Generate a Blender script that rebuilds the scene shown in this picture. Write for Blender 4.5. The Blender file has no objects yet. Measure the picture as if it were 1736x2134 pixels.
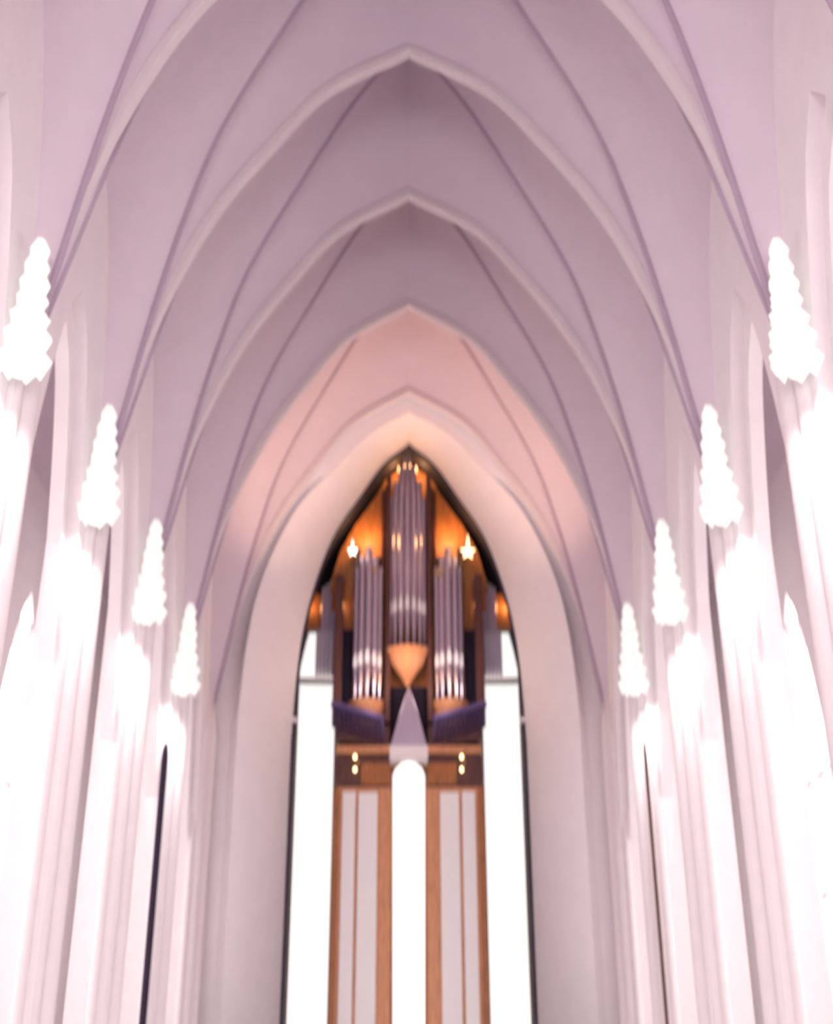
import bpy, math, random
from mathutils import Vector, Matrix
random.seed(7)
S = bpy.context.scene
COL = S.collection
R = math.radians

# ------------------------------------------------------------------ camera
FPX, PITCH, CXP, CYP, EYE = 2800.0, R(27.52), 852.0, 907.0, 1.6
cd = bpy.data.cameras.new('camera'); cam = bpy.data.objects.new('camera', cd); COL.objects.link(cam)
cam.location = (0, 0, EYE); cam.rotation_euler = (R(90) + PITCH, 0, 0)
cd.sensor_fit = 'HORIZONTAL'; cd.sensor_width = 36; cd.lens = FPX / 1736 * 36
cd.shift_x = (868 - CXP) / 1736; cd.shift_y = (CYP - 1067) / 1736
cd.clip_start = 0.1; cd.clip_end = 300
cd.dof.use_dof = True; cd.dof.focus_distance = 13.0
cd.dof.aperture_fstop = (cd.lens / 1000) / 0.105; cd.dof.aperture_ratio = 1.9
S.camera = cam

# ------------------------------------------------------------------ world, light levels, exposure
S.view_settings.view_transform = 'Standard'; S.view_settings.look = 'None'
S.view_settings.gamma = 1; S.view_settings.exposure = 0.38; S.view_settings.use_curve_mapping = False
w = bpy.data.worlds.new('sky'); S.world = w; w.use_nodes = True
w.node_tree.nodes['Background'].inputs[0].default_value = (0.85, 0.92, 1, 1)
w.node_tree.nodes['Background'].inputs[1].default_value = 1.0
S.cycles.max_bounces = 10; S.cycles.diffuse_bounces = 7
PANE = 2.1        # daylight on the frosted aisle windows
LAMP = 0.52        # wall lamps and their light-trail tiers
TOWER = 0.75       # windows of the tower room behind the organ
WARM = 85.0       # small warm spots inside the organ, and the white lights added in front
DOWN = 300.0      # spot added under each wall lamp to brighten the lower walls
CHOIR = 10.5       # unseen choir window, sized and brightened to light nave and vault
VAULTWARM = 66.0 # warm uplights in the last bay

def light(name, kind, loc, energy, color, size=0.2, rot=(0, 0, 0), sy=None):
    d = bpy.data.lights.new(name, kind); d.energy = energy; d.color = color
    if kind == 'AREA':
        d.size = size
        if sy: d.shape = 'RECTANGLE'; d.size_y = sy
    else:
        d.shadow_soft_size = size
    o = bpy.data.objects.new(name, d); o.location = loc; o.rotation_euler = rot; COL.objects.link(o)
    return o

# ------------------------------------------------------------------ materials
def mat(name, col, rough=0.7, metal=0.0, emit=0.0, ecol=None, bump=0.0, var=0.0, scale=3.0, stretch=(1, 1, 1), wood=False):
    m = bpy.data.materials.new(name); m.use_nodes = True
    nt = m.node_tree; b = nt.nodes['Principled BSDF']
    b.inputs['Roughness'].default_value = rough; b.inputs['Metallic'].default_value = metal
    tc = nt.nodes.new('ShaderNodeTexCoord'); mp = nt.nodes.new('ShaderNodeMapping')
    mp.inputs['Scale'].default_value = stretch
    nt.links.new(tc.outputs['Object'], mp.inputs['Vector'])
    n = nt.nodes.new('ShaderNodeTexNoise'); n.inputs['Scale'].default_value = scale; n.inputs['Detail'].default_value = 6
    nt.links.new(mp.outputs[0], n.inputs['Vector'])
    r = nt.nodes.new('ShaderNodeValToRGB')
    r.color_ramp.elements[0].position = 0.35; r.color_ramp.elements[1].position = 0.65
    r.color_ramp.elements[0].color = tuple(c * (1 - var) for c in col) + (1,)
    r.color_ramp.elements[1].color = tuple(min(1, c * (1 + var * 0.5)) for c in col) + (1,)
    nt.links.new(n.outputs['Fac'], r.inputs['Fac']); nt.links.new(r.outputs[0], b.inputs['Base Color'])
    if bump:
        bp = nt.nodes.new('ShaderNodeBump'); bp.inputs['Strength'].default_value = bump; bp.inputs['Distance'].default_value = 0.02
        nt.links.new(n.outputs['Fac'], bp.inputs['Height']); nt.links.new(bp.outputs[0], b.inputs['Normal'])
    if emit:
        b.inputs['Emission Color'].default_value = (ecol or col) + (1,)
        b.inputs['Emission Strength'].default_value = emit
    return m

M = {}
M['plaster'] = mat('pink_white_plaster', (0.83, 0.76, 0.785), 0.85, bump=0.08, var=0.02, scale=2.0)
M['vault'] = mat('shade_toned_vault_plaster', (0.68, 0.58, 0.645), 0.9, bump=0.08, var=0.02, scale=2.0)  # the wall plaster darkened, vault shade put into its colour
M['stone'] = mat('pale_pier_stone', (0.83, 0.76, 0.78), 0.7, bump=0.1, var=0.02, scale=3.0)
M['groin'] = mat('mauve_crease_shade', (0.44, 0.34, 0.43), 0.85, var=0.03)  # dark tone puts the shade of the groin creases into the ribs
M['rib'] = mat('rib_stone', (0.76, 0.68, 0.70), 0.8, bump=0.05, var=0.02)
M['floor'] = mat('darkened_floor_stone', (0.30, 0.27, 0.28), 0.35, var=0.06, scale=1.2)  # kept dark so less light bounces up to the vault crowns
M['white'] = mat('white_wall_paint', (0.86, 0.82, 0.82), 0.8, bump=0.03, var=0.01)
M['pane'] = mat('frosted_daylit_glass', (0.9, 0.9, 0.9), 0.4, emit=PANE, ecol=(1.0, 0.97, 0.94))
M['choirglow'] = mat('choir_glow_glass', (0.9, 0.9, 0.9), 0.4, emit=CHOIR, ecol=(1.0, 0.97, 0.96))  # unseen glow, set strong to light piers, end wall and vault
M['towerpane'] = mat('frosted_tower_glass', (0.9, 0.9, 0.9), 0.4, emit=TOWER, ecol=(1.0, 0.97, 0.95))
M['lampglass_and_trail'] = mat('lit_lamp_glass_and_trail', (0.45, 0.44, 0.44), 0.3, emit=LAMP, var=0.12, scale=9, ecol=(1.0, 1.0, 0.93))  # lamp globe, and the tiers that shape its light trail
M['mullion'] = mat('pale_window_stone', (0.78, 0.68, 0.70), 0.8, var=0.02)
M['brass'] = mat('brass', (0.75, 0.5, 0.2), 0.3, 1.0, var=0.05)
M['goldglint'] = mat('gold_glint_metal', (0.95, 0.72, 0.28), 0.25, 1.0, var=0.05)  # metal of the star shapes that stand for lamp glints
M['dark'] = mat('near_black_gap_shade', (0.006, 0.002, 0.014), 0.95, var=0.1)  # near black, so the shade of the gap sits in the colour
M['trim'] = mat('dark_bronze_trim', (0.022, 0.009, 0.030), 0.85, 0.0, var=0.2)
M['wood'] = mat('orange_brown_case_wood', (0.38, 0.13, 0.035), 0.5, var=0.35, scale=4, stretch=(6, 6, 0.5), bump=0.1)
M['darkwood'] = mat('dark_case_wood', (0.10, 0.030, 0.025), 0.45, var=0.35, scale=4, stretch=(6, 6, 0.5), bump=0.1)
M['lightwood'] = mat('honey_wood', (0.62, 0.27, 0.13), 0.45, var=0.2, scale=4, stretch=(6, 6, 0.5), bump=0.05)
M['tin'] = mat('polished_tin', (0.66, 0.58, 0.70), 0.28, 0.9, var=0.05, scale=2, stretch=(3, 3, 0.2))
M['mouth'] = mat('highlight_white_mouth', (0.92, 0.88, 0.92), 0.4, 0.0, var=0.03)  # diffuse white puts the highlight on the mouths into their colour
M['zinc'] = mat('bluish_trumpet_metal', (0.16, 0.13, 0.33), 0.35, 0.8, var=0.1)
M['bulb'] = mat('warm_bulb_and_glint', (1, 0.8, 0.5), 0.4, emit=4.0, ecol=(1.0, 0.72, 0.35))  # case lamp bulbs, and the glow of one glint star
M['glintw'] = mat('white_glint_glow', (1, 0.95, 0.9), 0.4, emit=5.0, ecol=(1.0, 0.86, 0.74))  # glow put in for a white lamp glint

# ------------------------------------------------------------------ mesh helpers
class MB:
    def __init__(s): s.v = []; s.f = []
    def add(s, vs, fs):
        k = len(s.v); s.v += [tuple(p) for p in vs]; s.f += [tuple(i + k for i in f) for f in fs]; return s
    def box(s, x0, x1, y0, y1, z0, z1):
        return s.add([(x0,y0,z0),(x1,y0,z0),(x1,y1,z0),(x0,y1,z0),(x0,y0,z1),(x1,y0,z1),(x1,y1,z1),(x0,y1,z1)],
                     [(3,2,1,0),(4,5,6,7),(0,1,5,4),(1,2,6,5),(2,3,7,6),(3,0,4,7)])
    def prism(s, poly, y0, y1):            # poly of (x, z), extruded along y
        n = len(poly)
        vs = [(x, y0, z) for x, z in poly] + [(x, y1, z) for x, z in poly]
        return s.add(vs, [tuple(range(n)), tuple(range(2*n-1, n-1, -1))] + [(i, i+n, (i+1) % n + n, (i+1) % n) for i in range(n)])
    def prismz(s, poly, z0, z1, top=None):  # poly of (x, y)
        n = len(poly); top = top or poly
        vs = [(x, y, z0) for x, y in poly] + [(x, y, z1) for x, y in top]
        return s.add(vs, [tuple(range(n-1, -1, -1)), tuple(range(n, 2*n))] + [(i, (i+1) % n, (i+1) % n + n, i+n) for i in range(n)])
    def lathe(s, prof, cx=0, cy=0, n=16, sx=1, sy=1):   # prof of (r, z)
        vs = []; m = len(prof)
        for r, z in prof:
            for i in range(n):
                a = 2 * math.pi * i / n; vs.append((cx + r*sx*math.cos(a), cy + r*sy*math.sin(a), z))
        fs = [(j*n+i, j*n+(i+1) % n, (j+1)*n+(i+1) % n, (j+1)*n+i) for j in range(m-1) for i in range(n)]
        fs += [tuple(range(n-1, -1, -1)), tuple(range((m-1)*n, m*n))]
        return s.add(vs, fs)
    def sweep(s, path, sec, side):         # sec of (a, b): a along side vector, b along the in-plane normal (up)
        side = Vector(side).normalized(); P = [Vector(p) for p in path]; n = len(sec); vs = []
        for i, p in enumerate(P):
            t = (P[min(i+1, len(P)-1)] - P[max(i-1, 0)]).normalized()
            nn = side.cross(t).normalized()
            for a, b in sec: vs.append(p + side*a + nn*b)
        fs = [(j*n+i, j*n+(i+1) % n, (j+1)*n+(i+1) % n, (j+1)*n+i) for j in range(len(P)-1) for i in range(n)]
        fs += [tuple(range(n-1, -1, -1)), tuple(range((len(P)-1)*n, len(P)*n))]
        return s.add(vs, fs)
    def tube(s, path, r, n=10):
        P = [Vector(p) for p in path]; vs = []
        rr = r if isinstance(r, (list, tuple)) else [r]*len(P)
        for i, p in enumerate(P):
            t = (P[min(i+1, len(P)-1)] - P[max(i-1, 0)]).normalized()
            a = t.cross(Vector((0, 0, 1)) if abs(t.z) < 0.9 else Vector((1, 0, 0))).normalized(); b = t.cross(a)
            for k in range(n):
                q = 2*math.pi*k/n; vs.append(p + (a*math.cos(q) + b*math.sin(q))*rr[i])
        fs = [(j*n+i, j*n+(i+1) % n, (j+1)*n+(i+1) % n, (j+1)*n+i) for j in range(len(P)-1) for i in range(n)]
        fs += [tuple(range(n-1, -1, -1)), tuple(range((len(P)-1)*n, len(P)*n))]
        return s.add(vs, fs)
    def build(s, name, m, parent=None, smooth=0, solid=None, bevel=0, base=None):
        me = bpy.data.meshes.new(name); off = Vector(base) if base else Vector((0, 0, 0))
        me.from_pydata([Vector(p) - off for p in s.v], [], s.f); me.update()
        import bmesh
        b = bmesh.new(); b.from_mesh(me); bmesh.ops.remove_doubles(b, verts=b.verts, dist=1e-5)
        if not solid: bmesh.ops.recalc_face_normals(b, faces=b.faces)
        b.to_mesh(me); b.free()
        me.materials.append(m)
        o = bpy.data.objects.new(name, me); COL.objects.link(o); o.location = off
        if parent: o.parent = parent
        if solid:
            md = o.modifiers.new('thick', 'SOLIDIFY'); md.thickness = solid; md.offset = 1
        if bevel:
            md = o.modifiers.new('bevel', 'BEVEL'); md.width = bevel; md.segments = 2; md.limit_method = 'ANGLE'
        if smooth:
            for p in me.polygons: p.use_smooth = True
            try: me.set_sharp_from_angle(angle=R(smooth))
            except Exception: pass
        return o

def structure(o, label=None):
    o['kind'] = 'structure'
    if label: o['label'] = label
    return o
def thing(name, label, cat, loc=(0, 0, 0), group=None, rz=0):
    o = bpy.data.objects.new(name, None); COL.objects.link(o); o.location = loc; o.rotation_euler = (0, 0, rz)
    o.empty_display_size = 0.2
    return tag(o, label, cat, group)
def tag(o, label, cat, group=None):
    o['label'] = label; o['category'] = cat
    if group: o['group'] = group
    return o
def copy_tree(o, parent=None):
    c = o.copy(); COL.objects.link(c); c.parent = parent
    for ch in [x for x in o.children]: copy_tree(ch, c)
    return c

def pchip(xs, ys):
    n = len(xs); h = [xs[i+1]-xs[i] for i in range(n-1)]; d = [(ys[i+1]-ys[i])/h[i] for i in range(n-1)]
    m = [0]*n; m[0] = d[0]; m[-1] = d[-1]
    for i in range(1, n-1):
        m[i] = 0 if d[i-1]*d[i] <= 0 else 2*d[i-1]*d[i]/(d[i-1]+d[i])
    def f(x):
        x = min(max(x, xs[0]), xs[-1]); i = 0
        while i < n-2 and x > xs[i+1]: i += 1
        t = (x-xs[i])/h[i]
        return ((2*t**3-3*t**2+1)*ys[i] + (t**3-2*t**2+t)*h[i]*m[i] + (-2*t**3+3*t**2)*ys[i+1] + (t**3-t**2)*h[i]*m[i+1])
    return f

def at(px, py, Y):                          # (x, z) of a picture point on the upright plane at distance Y
    e = PITCH + math.atan((CYP - py)/FPX); h = math.tan(e)*Y
    zc = Y*math.cos(PITCH) + h*math.sin(PITCH)
    return (px-CXP)*zc/FPX, EYE + h

# ------------------------------------------------------------------ church dimensions (metres)
HW = 6.2                                    # half width of the nave
BAY = 5.53; HB = BAY/2; Y0 = 24.24
YK = [Y0 + BAY*k for k in range(-6, 4)]     # transverse arches / pier lines
Y_END = YK[-1]
ZS = 12.5                                   # springing
Tz = pchip([0, .31, .51, .70, .85, .945, .985, 1], [24.6, 23.35, 21.7, 19.8, 17.5, 15.3, 13.6, ZS])
Dz = pchip([0, .2, .46, .68, .78, .86, .95, 1], [27.6, 26.3, 23.8, 21.3, 19.3, 17.2, 14.2, ZS])
Wz = pchip([0, .3, .55, .75, .88, .96, 1], [19.3, 18.7, 17.5, 15.9, 14.4, 13.2, ZS])
Aout = pchip([0, .3, .6, .85, 1], [15.9, 15.2, 13.6, 11.4, 9.6])
Ain = pchip([0, .3, .6, .85, 1], [15.2, 14.5, 12.9, 10.8, 9.2])

# floor
structure(MB().box(-11, 11, -14, 48.5, -0.3, 0).build('floor', M['floor']), 'darkened stone floor of the church')

# ------------------------------------------------------------------ vault
def vault_z(u, v):
    au, av = abs(u), abs(v)
    if av < au:
        k = 0 if av >= 1 else ((au-av)/(1-av))**1.15
        return Dz(av)*(1-k) + Wz(av)*k
    k0 = 0 if au >= 1 else (av-au)/(1-au)
    k = k0**3.0
    return Dz(au)*(1-k) + Tz(au)*k + .75*math.sin(math.pi*k0)*(1-au)**2
N = 26
ss = [math.sin(math.pi/2*i/N) for i in range(N+1)]
grid = [-s for s in reversed(ss)] + ss[1:]
vm = MB(); n = len(grid)
for k in range(len(YK)-1):
    mid = (YK[k]+YK[k+1])/2
    vs = [(u*HW, mid+v*HB, vault_z(u, v)) for v in grid for u in grid]
    fs = []
    for j in range(n-1):
        for i in range(n-1):
            a, b, c, d = j*n+i, j*n+i+1, (j+1)*n+i+1, (j+1)*n+i
            cu, cv = grid[i]+grid[i+1], grid[j]+grid[j+1]
            if cu*cv > 0: fs += [(a, b, c), (a, c, d)]      # crease along the groin diagonal
            else: fs += [(a, b, d), (b, c, d)]
    vm.add(vs, fs)
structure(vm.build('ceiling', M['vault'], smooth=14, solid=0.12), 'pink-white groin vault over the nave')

RS = [(-.13, .12), (-.13, -.03), (-.10, -.09), (-.04, -.14), (.04, -.14), (.10, -.09), (.13, -.03), (.13, .12)]
DSn = [(a*.4, b*.4) for a, b in RS]
WS = [(a*.6, b*.6) for a, b in RS]
ts = [math.sin(math.pi/2*i/30) for i in range(31)]
num = 1
ORD = ['closest to the organ'] + [w_+' from the organ' for w_ in ('second', 'third', 'fourth', 'fifth', 'sixth', 'seventh', 'eighth', 'ninth', 'tenth')]
def trim(o, label):
    global num
    o.name = 'trim_%d' % num; num += 1
    structure(o, label)
for k, yk in enumerate(YK):
    for s in (-1, 1): pass
    path = [(-t*HW, yk, Tz(t)) for t in reversed(ts)] + [(t*HW, yk, Tz(t)) for t in ts[1:]]
    trim(MB().sweep(path, [(a, -b) for a, b in RS] if False else RS, (0, 1, 0)).build('trim', M['rib'], smooth=50), 'pale pointed rib across the nave vault, %s' % ORD[len(YK)-1-k])
for k in range(len(YK)-1):
    if YK[k] < 6: continue
    mid = (YK[k]+YK[k+1])/2; mb = MB()
    for sx, sy in ((1, 1), (-1, 1), (1, -1), (-1, -1)):
        path = [(sx*t*HW, mid+sy*t*HB, Dz(t)) for t in ts]
        side = Vector((sy*HB, -sx*HW, 0)).normalized()
        if (side.cross(Vector((sx*HW, sy*HB, 0)))).z > 0: pass
        sec = DSn
        # keep the section hanging below the web
        t0 = Vector((sx*HW, sy*HB, -8)).normalized()
        if side.cross(t0).z < 0: side = -side
        mb.sweep(path, sec, side)
    trim(mb.build('trim', M['groin'], smooth=50), 'thin diagonal ribs toned with crease shade, vault bay %s' % ORD[len(YK)-2-k])

# ------------------------------------------------------------------ arcade walls, aisles
def order(mb, mid, x0, x1, hwid, prof, top):
    """one order of the arcade: solid from the arch up to the wall arch, and the pier zones down to the floor"""
    m = 20
    ov = [math.sin(math.pi/2*i/m)*hwid for i in range(m+1)]
    inner = [(-a, prof(a/hwid)) for a in reversed(ov)] + [(a, prof(a/hwid)) for a in ov[1:]]
    # columns of quads between arch intrados and the top line
    pts = inner
    def ztop(y): return top(abs(y)/HB) if top else 17.2
    for (ya, za), (yb, zb) in zip(pts[:-1], pts[1:]):
        mb.add([(x0, mid+ya, za), (x0, mid+yb, zb), (x0, mid+yb, ztop(yb)), (x0, mid+ya, ztop(ya)),
                (x1, mid+ya, za), (x1, mid+yb, zb), (x1, mid+yb, ztop(yb)), (x1, mid+ya, ztop(ya))],
               [(0, 1, 2, 3), (7, 6, 5, 4), (0, 4, 5, 1), (3, 2, 6, 7)])
    for sg in (-1, 1):
        ys = [hwid + (HB-hwid)*i/8 for i in range(9)]
        for ya, yb in zip(ys[:-1], ys[1:]):
            ya_, yb_ = sg*ya, sg*yb
            mb.add([(x0, mid+ya_, ZS-.02), (x0, mid+yb_, ZS-.02), (x0, mid+yb_, ztop(yb)), (x0, mid+ya_, ztop(ya)),
                    (x1, mid+ya_, ZS-.02), (x1, mid+yb_, ZS-.02), (x1, mid+yb_, ztop(yb)), (x1, mid+ya_, ztop(ya))],
                   [(0, 1, 2, 3), (7, 6, 5, 4), (3, 2, 6, 7), (0, 4, 5, 1)])
        zz = prof(1)
        mb.add([(x0, mid+sg*hwid, zz), (x1, mid+sg*hwid, zz), (x1, mid+sg*hwid, ZS), (x0, mid+sg*hwid, ZS)], [(0, 1, 2, 3)])
for s, side in ((-1, 'left'), (1, 'right')):
    mb = MB()
    for k in range(len(YK)-1):
        mid = (YK[k]+YK[k+1])/2
        order(mb, mid, s*HW, s*6.45, 2.12, Aout, Wz)
        order(mb, mid, s*6.45, s*6.72, 1.95, Ain, None)
    for yk in YK:
        if yk < 15: mb.box(min(s*6.0, s*6.9), max(s*6.0, s*6.9), yk-.6, yk+.6, 0, ZS)
    structure(mb.build('wall_nave_'+side, M['plaster']), 'pale arcade wall with pointed openings')
    # aisle outer wall, pierced by a lancet window in each bay
    XO = 9.7; mb = MB()
    lan = pchip([0, .4, .75, 1], [14.0, 13.2, 11.8, 10.2])
    ww = 1.55
    bays = [(YK[k]+YK[k+1])/2 for k in range(len(YK)-1)]
    for mid in bays:
        m = 12; ov = [ww*i/m for i in range(-m, m+1)]
        def quad(ya, yb, z0a, z0b, z1, x0=s*XO, x1=s*(XO+.6)):
            mb.add([(x0, ya, z0a), (x0, yb, z0b), (x0, yb, z1), (x0, ya, z1), (x1, ya, z0a), (x1, yb, z0b), (x1, yb, z1), (x1, ya, z1)],
                   [(0, 1, 2, 3), (7, 6, 5, 4), (0, 4, 5, 1), (0, 3, 7, 4), (1, 5, 6, 2)])
        quad(mid-HB, mid-ww, 0, 0, 17.2); quad(mid+ww, mid+HB, 0, 0, 17.2)
        quad(mid-ww, mid+ww, 0, 0, 1.6)
        for a, b in zip(ov[:-1], ov[1:]): quad(mid+a, mid+b, lan(abs(a)/ww), lan(abs(b)/ww), 17.2)
    mb.box(s*XO, s*(XO+.6), -12, YK[0], 0, 17.2); mb.box(s*XO, s*(XO+.6), YK[-1], 47.6, 0, 17.2)
    structure(mb.build('wall_'+side, M['plaster']), 'outer aisle wall pierced by tall lancet windows')
    # aisle roof: pointed barrel
    mb = MB(); xs = [6.6 + (XO+.3-6.6)*i/10 for i in range(11)]
    zf = lambda x: 16.6 + 1.9*(1-abs((x-8.3)/1.7)**1.4)
    for a, b in zip(xs[:-1], xs[1:]):
        mb.add([(s*a, -12, zf(a)), (s*b, -12, zf(b)), (s*b, 47.6, zf(b)), (s*a, 47.6, zf(a))], [(0, 1, 2, 3)])
    structure(mb.build('ceiling_aisle_'+side, M['vault'], solid=0.1), 'pale aisle ceiling')  # uses the darkened vault tone to hold the aisle's upper shade
# windows
wn = 1
for s in (-1, 1):
    for mid in bays:
        root = MB(); m = 12; ww = 1.55; x = s*9.82
        poly = [(mid-ww, 1.6)] + [(mid+ww, 1.6)] + [(mid+ww*i/m, lan(abs(i)/m)) for i in range(m, -m-1, -1)]
        fr = MB()
        for a in (-.52, .52): fr.add([(x-.07, mid+a-.05, 1.6), (x+.07, mid+a-.05, 1.6), (x+.07, mid+a+.05, 1.6), (x-.07, mid+a+.05, 1.6),
                                    (x-.07, mid+a-.05, lan(.35)), (x+.07, mid+a-.05, lan(.35)), (x+.07, mid+a+.05, lan(.35)), (x-.07, mid+a+.05, lan(.35))],
                                   [(0, 1, 5, 4), (1, 2, 6, 5), (2, 3, 7, 6), (3, 0, 4, 7), (4, 5, 6, 7), (3, 2, 1, 0)])
        for z in (4.0, 6.6, 9.2): fr.box(x-.05, x+.05, mid-ww, mid+ww, z-.04, z+.04)
        f = structure(fr.build('window_%d' % wn, M['mullion']), 'tall lancet window of the %s aisle, bay %d from the back' % ('left' if s < 0 else 'right', bays.index(mid)+1)); wn += 1
        vs = [(x+s*.02, y, z) for y, z in poly] + [(x+s*.05, y, z) for y, z in poly]; nn = len(poly)
        pm = MB(); pm.add(vs, [tuple(range(nn)), tuple(range(2*nn-1, nn-1, -1))] + [(i, i+nn, (i+1) % nn+nn, (i+1) % nn) for i in range(nn)])
        pm.build('pane', M['pane'], f)

# ------------------------------------------------------------------ back of the church (behind the camera): choir wall, its window shaped for the nave light
mb = MB(); mb.box(-10.3, -5, -12.6, -12, 0, 18); mb.box(5, 10.3, -12.6, -12, 0, 18); mb.box(-5, 5, -12.6, -12, 0, 1); mb.box(-HW, HW, -12.6, -12, 9, 27)
structure(mb.build('wall_back', M['plaster']))
mb = MB(); mb.box(-7.4, 7.4, -12.2, YK[0]+.1, 26.9, 27.1); mb.box(-HW-.2, -HW, -12.2, YK[0], 12, 27); mb.box(HW, HW+.2, -12.2, YK[0], 12, 27)
structure(mb.build('ceiling_choir', M['plaster']))
f = MB()
for x in (-2, 0, 2): f.box(x-.08, x+.08, -12.45, -12.25, 1, 9)
for z in (4, 6.5): f.box(-5, 5, -12.43, -12.27, z-.06, z+.06)
f = structure(f.build('window_%d' % wn, M['mullion'])); wn += 1  # frame of the unseen choir window, shaped for the nave light
MB().box(-5, 5, -12.4, -12.35, 1, 9).build('pane', M['choirglow'], f)  # unseen glowing pane, sized and brightened to light nave and vault

# ------------------------------------------------------------------ end wall with the splayed arch of the organ room
YF = 42.5                                    # plane of the organ opening
Oz = pchip([0, .24, .476, .69, .847, .937, .976, 1], [23.4, 22.6, 21.2, 19.8, 18.0, 16.3, 14.7, 12.6])
OW = 3.78
def opening_path(scale=1.0, dz=0.0, y=YF, z0=0.0):
    r = [(OW*scale*t, y, Oz(t)+dz) for t in ts]
    right = r + [(OW*scale, y, z0)]
    return [(-x, yy, z) for x, yy, z in reversed(right)] + right[1:]
mb = MB()
YO = Y_END + .3
inner = opening_path(1, 0, YF); outer = opening_path(1.40, .55, YO)
nn = len(inner)
mb.add(inner + outer, [(i, i+1, i+1+nn, i+nn) for i in range(nn-1)])
# flat ring from the splay to the vault
vault = [(-HW, YO, 0.0)] + [(-t*HW, YO, Tz(t)+.35) for t in reversed(ts)] + [(t*HW, YO, Tz(t)+.35) for t in ts[1:]] + [(HW, YO, 0.0)]
def bump(z): return max(0.0, 1 - abs(z-17.0)/4.6)**.7 if 12.4 < z < 21.6 else 0.0
midp = [((a[0]*.72+b[0]*.28), YO + .02 + 1.5*bump((a[2]+b[2])/2), a[2]*.72+b[2]*.28) for a, b in zip(outer, vault)]
mb.add(outer + midp, [(i, i+1, i+1+nn, i+nn) for i in range(nn-1)])
mb.add(midp + vault, [(i, i+1, i+1+nn, i+nn) for i in range(nn-1)])
structure(mb.build('wall_end', M['plaster'], smooth=25, solid=0.08), 'pale end wall with a splayed pointed arch')
mb = MB()                                    # side closures of the aisles beside the tower room
for s in (-1, 1):
    mb.box(s*6.35, s*6.9, Y_END+.7, 47.4, 0, 19)
    mb.box(s*6.9, s*10, 47, 47.4, 0, 19)
mb.box(-4.6, 4.6, 47.0, 47.4, 0, 27)
structure(mb.build('wall_tower', M['white']), 'pale walls of the tower room and aisle ends')
# tower room: upper vault shell darkened with the shade of the gap
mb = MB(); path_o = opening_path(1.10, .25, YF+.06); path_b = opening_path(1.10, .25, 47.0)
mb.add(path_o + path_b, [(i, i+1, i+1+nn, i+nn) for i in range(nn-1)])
structure(mb.build('wall_organ_room', M['dark'], solid=0.08), 'organ room lining darkened with the shade of the gap')

# dark trim along the opening, with a pale joint on either side
SEC = [(-.10, .06), (-.10, -.08), (.10, -.08), (.10, .06)]
tr = MB().sweep(opening_path(.995, -.02, YF+.02), [(a, -b) for a, b in SEC], (0, 1, 0)).build('trim', M['trim'])
trim(tr, 'dark bronze trim following the pointed organ opening')
for s in (-1, 1):
    x, z = at(852+s*243, 1500, YF-.1)
    trim(MB().box(x-.16, x+.16, YF-.16, YF+.12, z-.07, z+.07).build('trim', M['stone'], bevel=.02), 'small pale joint block on the %s dark trim' % ('left' if s < 0 else 'right'))

# ------------------------------------------------------------------ piers
def pier_mesh(s):
    parts = []
    body = MB().prismz([(s*6.12, -.50), (s*6.3, -.62), (s*6.9, -.62), (s*6.9, .62), (s*6.3, .62), (s*6.12, .50)], 0.5, ZS-.05)
    base = MB().prismz([(s*5.7, -.45), (s*6.0, -.75), (s*7.05, -.8), (s*7.05, .8), (s*6.0, .75), (s*5.7, .45)], 0, .5)
    return body, base
def shaft(s, x, y, r, z1, n=20):
    return MB().lathe([(r*1.3, .5), (r*1.3, .8), (r, .95), (r, z1), (r*.9, z1+.5), (r*.25, z1+1.6)], s*x, y, n)
ords = {0: 'fourth', 1: 'third', 2: 'second', 3: 'first', 4: 'nearest', -1: 'farthest'}
PV = [k for k in range(len(YK)) if YK[k] > 15]
names_near = ['nearest, its lamp cut by the frame edge', 'beside the highest lamp fully in view', 'beside the second highest lamp in view', 'beside the smallest lamp', 'next to the organ arch and without a lamp']
for s, side in ((-1, 'left'), (1, 'right')):
    proto = None
    for j, k in enumerate(PV):
        lab = 'pale clustered stone pier on the %s, %s' % (side, names_near[j])
        if proto is None:
            proto = thing('stone_pier', lab, 'pier', (0, 0, 0), 'clustered piers along the %s of the nave' % side)
            b, bs = pier_mesh(s)
            b.build('pier_core', M['stone'], proto); bs.build('plinth', M['stone'], proto, bevel=.04)
            for x, y, r in ((6.17, 0, .28), (6.18, -.38, .14), (6.18, .38, .14), (6.34, -.62, .10), (6.34, .62, .10)):
                shaft(s, x, y, r, ZS-.3).build('shaft', M['rib'], proto, smooth=50)
            proto.location = (0, YK[k], 0)
            continue
        c = copy_tree(proto); c.location = (0, YK[k], 0); c['label'] = lab

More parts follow.
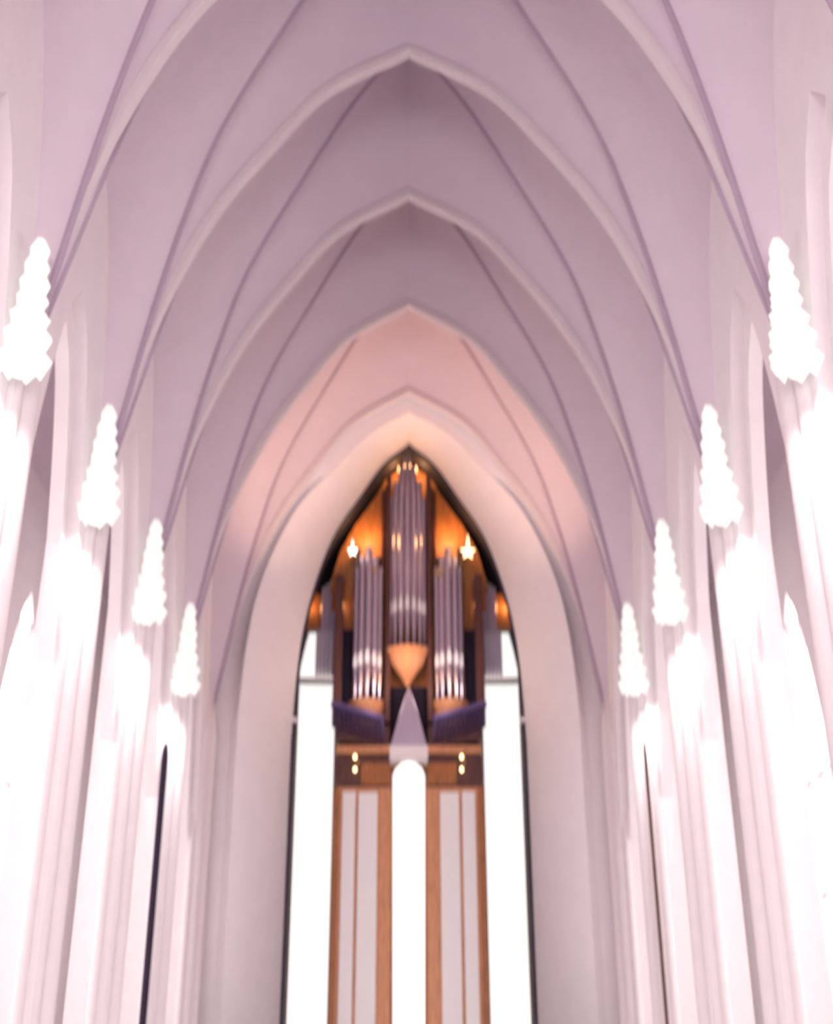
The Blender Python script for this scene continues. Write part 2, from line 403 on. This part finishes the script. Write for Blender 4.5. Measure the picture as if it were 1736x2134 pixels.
# ------------------------------------------------------------------ wall lamps on the piers, tiers shaped as their light trail
def lamp(s):
    root = thing('wall_lamp', '-', 'lamp', (0, 0, 0), 'white lamps with light-trail tiers on the piers')
    MB().box(-.05, .05, .30, .86, -.03, .03).build('bracket', M['brass'], root)
    a = MB().tube([(0, .32, 0), (0, .05, 0), (0, 0, -.1), (0, 0, -.9)], .03); a.build('arm', M['brass'], root, smooth=50)
    rnd = random.Random(3)
    z = 1.15; tiers = [(.13, .30), (.16, .34), (.20, .36), (.20, .34), (.25, .36), (.30, .40), (.33, .42)]
    z = 1.15
    for i, (r, h) in enumerate(tiers):
        m = 14; vs = []; z1 = z; z0 = z-h
        for ring, (rr, zz) in enumerate(((r*.45, z1), (r*.95, z0+h*.35), (r*1.05, z0))):
            for q in range(m):
                a = 2*math.pi*q/m; jag = (.16 if q % 2 else -.06)*(ring == 2) * h/.36
                kr = 1 + (.22 if q % 2 == 0 else -.1)*(ring > 0) + rnd.uniform(-.07, .07)
                vs.append((rr*kr*math.cos(a), rr*kr*math.sin(a), zz - jag + rnd.uniform(-.02, .02)))
        vs.append((0, 0, z0+.06))
        fs = [(j*m+q, j*m+(q+1) % m, (j+1)*m+(q+1) % m, (j+1)*m+q) for j in range(2) for q in range(m)]
        fs += [tuple(range(m-1, -1, -1))] + [(2*m+q, 2*m+(q+1) % m, 3*m) for q in range(m)]
        MB().add(vs, fs).build('light_trail_tier', M['lampglass_and_trail'], root)  # glowing tiers shape the light trail above the lamp
        z = z0 + .035
    MB().lathe([(.02, z-.28), (.12, z-.25), (.2, z-.14), (.23, z-.02), (.12, z+.05)], n=16).build('globe', M['lampglass_and_trail'], root, smooth=60)
    dl = light('added_lamp_spot', 'SPOT', (0, -.1, z-.4), DOWN, (1.0, .96, .95), .25)  # unseen extra spot below the globe, brightens pier and lower walls
    dl.data.spot_size = R(155); dl.data.spot_blend = .9; dl.parent = root
    return root
lp = None
lamp_names = {-1: 'cut by the frame edge', 0: 'highest fully in view', 1: 'second highest in view', 2: 'smallest, nearest the organ'}
for s, side in ((-1, 'left'), (1, 'right')):
    for k in (-1, 0, 1, 2):
        if lp is None: lp = lamp(s); o = lp
        else: o = copy_tree(lp)
        o.location = (s*5.87, Y0+BAY*k-1.12, 13.15)
        o.rotation_euler = (0, 0, -s*R(14))
        o['label'] = 'white lamp with jagged light-trail tiers on the %s piers, %s' % (side, lamp_names[k])

# ------------------------------------------------------------------ dark standpipes between the second and third piers
for s, side, mm, r in ((-1, 'left', 'trim', .085), (1, 'right', 'darkwood', .045)):
    Y = 33.9; x, z = at(852+s*(506 if s < 0 else 490), 1548 if s < 0 else 1540, Y)
    t = thing('standpipe', 'thin dark upright pipe between the %s piers, ending in a %s tip' % (side, 'rounded' if s < 0 else 'finer'), 'pipe', (x, Y, 0))
    MB().lathe([(r, 0), (r, z-.4), (r*.8, z-.15), (r*.3, z)], n=12).build('pipe_tube', M[mm], t, smooth=40)
    MB().lathe([(r*2.2, 0), (r*2.2, .08), (r*1.3, .2)], n=14).build('foot', M[mm], t, smooth=40)

# ------------------------------------------------------------------ the organ
YG = 43.6
org = thing('pipe_organ', 'large wooden pipe organ with silver pipe towers inside the pointed arch', 'organ', (0, YG, 0))
def P(b, name, m, parent=org, **kw):
    o = b.build(name, m, None, **kw); o.parent = parent
    mw = Matrix.Identity(4); q = parent
    off = Vector((0, 0, 0))
    while q: off += q.location; q = q.parent
    o.location = Vector(o.location) - off
    return o
GROUND = CYP - FPX*math.tan(math.atan(-EYE/44.0)-PITCH)
def X(px, Y=YG): return at(px, 1400, Y)[0]
def Z(py, Y=YG): return at(852, py, Y)[1]
def XZ(px, py, Y=YG): return at(px, py, Y)
# back board: arched wooden case, orange-brown, kept clear of the dark gap
def board(pts, y0, y1):
    r = [XZ(852+dx, py, y0) for dx, py in pts]
    poly = r + [(-x, z) for x, z in reversed(r)]
    return MB().prism(poly, y0, y1)
P(board([(2, 950), (38, 985), (72, 1040), (112, 1095), (143, 1150), (160, 1205), (166, 1240), (166, 1300), (152, 1310), (152, GROUND)], YG+1.0, YG+1.15), 'back_board', M['wood'])
for s in (-1, 1):     # side wings, low boards with orange light on them
    poly = [XZ(852+s*a, b, YG+1.0) for a, b in ((150, 1240), (214, 1238), (222, 1290), (222, 1312), (150, 1312))]
    P(MB().prism(poly, YG+.95, YG+1.1), 'wing_board', M['wood'])
# uprights of the case
for a, ytop, wd, dp in ((44, 985, 5, .8), (58, 1010, 3, .5), (112, 1130, 6, .6), (150, 1190, 9, .7)):
    for s in (-1, 1):
        x0, x1 = X(852+s*(a-wd)), X(852+s*(a+wd))
        P(MB().box(min(x0, x1), max(x0, x1), YG+1.0-dp, YG+1.0, Z(1500), Z(ytop)), 'upright', M['darkwood'], bevel=.01)
# dark panels between the towers
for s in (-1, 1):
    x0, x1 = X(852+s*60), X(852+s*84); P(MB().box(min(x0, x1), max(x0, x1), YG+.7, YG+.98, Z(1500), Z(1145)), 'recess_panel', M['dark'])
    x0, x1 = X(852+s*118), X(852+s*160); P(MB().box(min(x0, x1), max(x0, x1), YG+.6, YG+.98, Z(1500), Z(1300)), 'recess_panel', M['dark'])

def pipe(x, y, r, zf, zm, zt, par):
    """one flue pipe: cone foot from zf to the mouth zm, body to zt"""
    b = MB().lathe([(r*.28, zf), (r*.98, zm-.10), (r*.98, zm-.02), (r*.86, zm), (r*.86, zm+r*.9), (r, zm+r*1.0), (r, zt-.05), (r*1.03, zt-.03), (r*1.03, zt)], x, y, 14)
    return P(b, 'pipe', M['tin'], par, smooth=35)
def mouth(x, y, r, zm, par):
    ps = [(x-r*.62, zm-.08), (x+r*.62, zm-.08), (x+r*.62, zm+.12), (x+r*.35, zm+.34), (x, zm+.44), (x-r*.35, zm+.34), (x-r*.62, zm+.12)]
    return P(MB().prism(ps, y-r*1.12, y-r*.9), 'mouth', M['mouth'], par)
def tower(cx, halfpx, npipe, ytopc, ytopside, ym, yfoot, ydeep, label):
    t = P(MB().box(-.01, .01, 0, .02, 0, .02), 'pipe_tower', M['darkwood'])   # replaced below
    bpy.data.objects.remove(t)
    x0, x1 = X(cx-halfpx, YG), X(cx+halfpx, YG); R_ = (x1-x0)/2; c = (x0+x1)/2
    # the tower part is its rounded wooden base ring; the pipes are its pieces
    zb = Z(yfoot)
    t = P(MB().lathe([(R_*1.0, zb-.22), (R_*1.12, zb-.12), (R_*1.12, zb), (R_*.6, zb+.02)], c, YG+.55, 24, 1, .8), 'pipe_tower', M['wood'], smooth=40)
    t['label'] = label
    r = R_/npipe*1.0*1.08
    for i in range(npipe):
        q = (i+.5)/npipe*2-1
        a = q*1.22; x = c + R_*math.sin(a)/math.sin(1.22)*.94; y = YG+.55 - .62*R_*math.cos(a)
        top = ytopc + (ytopside-ytopc)*abs(q)
        my = ym + 8*abs(q)
        rr = r*(.82 + .3*(1-abs(q)))
        pipe(x, y, rr, zb, Z(my), Z(top), t)
        mouth(x, y, rr, Z(my), t)
    return t, c, R_
tc, cC, rC = tower(849, 41, 7, 940, 1045, 1262, 1345, 0, 'tall central tower of silver pipes')
for s in (-1, 1):
    tower(851+s*86, 31, 5, 1137, 1185, 1373, 1452, 0, 'shorter %s tower of silver pipes' % ('left' if s < 0 else 'right'))
# bowls under the towers
zt, zb = Z(1347), Z(1424)
P(MB().lathe([(.05, zb), (rC*.35, zb+.25*(zt-zb)), (rC*.85, zb+.6*(zt-zb)), (rC*1.15, zt), (rC*.9, zt+.03)], cC, YG+.4, 28, 1, .8), 'tower_bowl', M['lightwood'], smooth=50)
for s in (-1, 1):
    c = X(851+s*86); r = X(852+34)-X(852)
    zt, zb = Z(1456), Z(1503)
    P(MB().lathe([(r*.5, zb-.1), (r*.95, zb+.3*(zt-zb)), (r*1.2, zt), (r*.9, zt+.02)], c, YG+.5, 24, 1, .8), 'tower_bowl', M['lightwood'], smooth=50)
# outer flat fields of pipes, a run of pale slender pipes on either side
for s in (-1, 1):
    f = P(MB().box(*sorted((X(852+s*158), X(852+s*232))), YG+.3, YG+.9, Z(1410), Z(1405)), 'pipe_field', M['white'])
    f['label'] = 'slender pale pipes at the %s side' % ('left' if s < 0 else 'right')
    for i, (off, top) in enumerate(((162, 1262), (170, 1222), (178, 1206), (186, 1212), (194, 1300))):
        x = X(852+s*off); pipe(x, YG+.6, .062, Z(1404), Z(1385), Z(top), f)
# lower case
yl = YG - .1
for s in (-1, 1):
    def bx(p0, p1, q0, q1, ya, yb, name, m, **kw):
        a, b = sorted((X(852+s*p0), X(852+s*p1)))
        return P(MB().box(a, b, ya, yb, Z(q1), Z(q0)), name, m, **kw)
    poly = [XZ(852+s*a, b) for a, b in ((40, 1512), (40, 1555), (152, 1540), (152, 1492), (120, 1500), (90, 1512), (60, 1508))]
    P(MB().prism(poly, yl+.2, yl+1.0), 'trumpet_chest', M['darkwood'])
    bx(38, 148, 1555, 1572, yl-.05, yl+1, 'cornice', M['lightwood'], bevel=.03)
    bx(38, 146, 1572, 1640, yl+.1, yl+1, 'case_panel', M['darkwood'], bevel=.02)
    bx(38, 96, 1590, 1636, yl+.04, yl+.1, 'inset_panel', M['wood'], bevel=.02)
    bx(36, 150, 1640, GROUND, yl+.1, yl+1, 'lower_panel', M['lightwood'], bevel=.02)
    bx(62, 100, 1652, GROUND-30, yl+.0, yl+.12, 'pale_door', M['white'], bevel=.02)
    bx(106, 132, 1650, GROUND-30, yl+.02, yl+.12, 'pale_door', M['white'], bevel=.02)
    bx(140, 150, 1640, GROUND, yl-.0, yl+.2, 'corner_post', M['wood'], bevel=.02)
    # fan of horizontal trumpets
    for i in range(12):
        px = 852+s*(52+8.9*i); py = 1534 - 2.6*i
        x, z = XZ(px, py)
        b = MB().tube([(x, yl+.3, z-.30), (x+s*.02, yl-.1, z-.10), (x+s*.05, yl-.5, z+.22), (x+s*.07, yl-.72, z+.40), (x+s*.072, yl-.74, z+.41)],
                      [.03, .045, .06, .115, .10], 12)
        P(b, 'horizontal_trumpet', M['zinc'], smooth=50)
# pale wedge and lit doorway in the middle
poly = [XZ(852+a, b) for a, b in ((-2, 1436), (2, 1436), (20, 1490), (38, 1556), (-38, 1556), (-20, 1490))]
P(MB().prism(poly, yl-.05, yl+.5), 'wedge_canopy', M['tin'], bevel=.03)
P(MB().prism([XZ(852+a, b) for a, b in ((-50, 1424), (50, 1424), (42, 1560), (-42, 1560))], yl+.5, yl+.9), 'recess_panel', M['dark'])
P(MB().prism([XZ(852+a, b) for a, b in ((-40, 1556), (40, 1556), (40, 1585), (24, 1580), (-24, 1580), (-40, 1585))], yl-.05, yl+.9), 'lintel', M['stone'], bevel=.02)
arc = [(-34, GROUND), (34, GROUND), (34, 1610), (28, 1594), (16, 1584), (0, 1580), (-16, 1584), (-28, 1594), (-34, 1610)]
P(MB().prism([XZ(852+a, b) for a, b in arc], yl+.55, yl+.65), 'glass_door', M['towerpane'])

# star shapes for lamp glints, and small lamps on the organ (things that are fixed to it stay its parts)
def star(cx, cz, y, r, name, m, n=5, rot=0.3, long=1.5):
    pts = []
    for i in range(2*n):
        a = rot + math.pi*i/n; rr = r*(1.0 if i % 2 == 0 else .38)*(long if i == 2 else 1)
        pts.append((cx+rr*math.cos(a), cz+rr*math.sin(a)))
    return P(MB().prism(pts, y-.04, y+.04), name, m)
for px, py, r, m, rot in ((735, 1148, .20, 'glintw', .35), (975, 1150, .30, 'bulb', .3), (915, 1192, .22, 'goldglint', .2), (781, 1190, .14, 'goldglint', .5)):
    x, z = XZ(px, py, YG-.15); star(x, z, YG-.15, r*.9, 'glint_star', M[m], rot=rot, long=2.4)  # stars shaped in where lamp reflections glint, two of them glowing
for px, py in ((740, 1578), (740, 1604), (962, 1578), (962, 1604)):
    x, z = XZ(px, py, yl-.1)
    c = P(MB().tube([(x, yl+.05, z-.02), (x, yl-.12, z-.05), (x+.05, yl-.15, z+.1), (x+.09, yl-.15, z+.2), (x+.12, yl-.13, z+.28)], .018, 8), 'case_lamp', M['brass'], smooth=50)
    P(MB().lathe([(.01, z-.08), (.06, z-.04), (.06, z+.02), (.02, z+.06)], x, yl-.16, 12), 'bulb', M['bulb'], c, smooth=60)

# warm spots of the organ (behind the tower tops), plus added white ones in front
def spot_fix(px, py, e, y=YG+.3, rad=.2, col=(1.0, .50, .17)):
    x, z = XZ(px, py, y)
    light('organ_or_added_spot', 'POINT', (x, y, z), e, col, rad)
for px, py, e in ((765, 1112, 1), (936, 1112, 1), (826, 975, .45), (876, 975, .45), (640, 1262, .6), (712, 1262, .55), (994, 1262, .55), (1058, 1262, .6)):
    spot_fix(px, py, WARM*e*(1 if abs(e-.45) < .01 or e == 1 else .4), YG+(.3 if e == 1 or e < .5 else .78))
spot_fix(849, 1378, WARM*.4, YG-.9)
for px in (765, 936): spot_fix(px, 1405, WARM*.45, YG-.8, .2, (1.0, .85, .78))  # unseen white lights added in front to brighten the pipe feet

# ------------------------------------------------------------------ tower room windows behind, gallery front
for s in (-1, 1):
    a, b = sorted((X(852+s*152, 46.8), X(852+s*226, 46.8)))
    fr = MB()
    zt = Z(1320, 46.8)
    fr.box(a-.06, a, 46.7, 47, 1, zt); fr.box(b, b+.06, 46.7, 47, 1, zt); fr.box(a-.06, b+.06, 46.7, 47, zt, zt+.08)
    f = structure(fr.build('window_%d' % wn, M['white']), 'tall bright window just %s of the organ' % ('left' if s < 0 else 'right')); wn += 1
    MB().box(a, b, 46.8, 46.85, 1, zt).build('pane', M['towerpane'], f)

# ------------------------------------------------------------------ warm uplights in the last bay
for s in (-1, 1):
    light('bay_uplight', 'AREA', (s*3.0, 37.2, 14.8), VAULTWARM, (1.0, .62, .42), 1.2, (R(163), 0, 0)).data.spread = R(75)
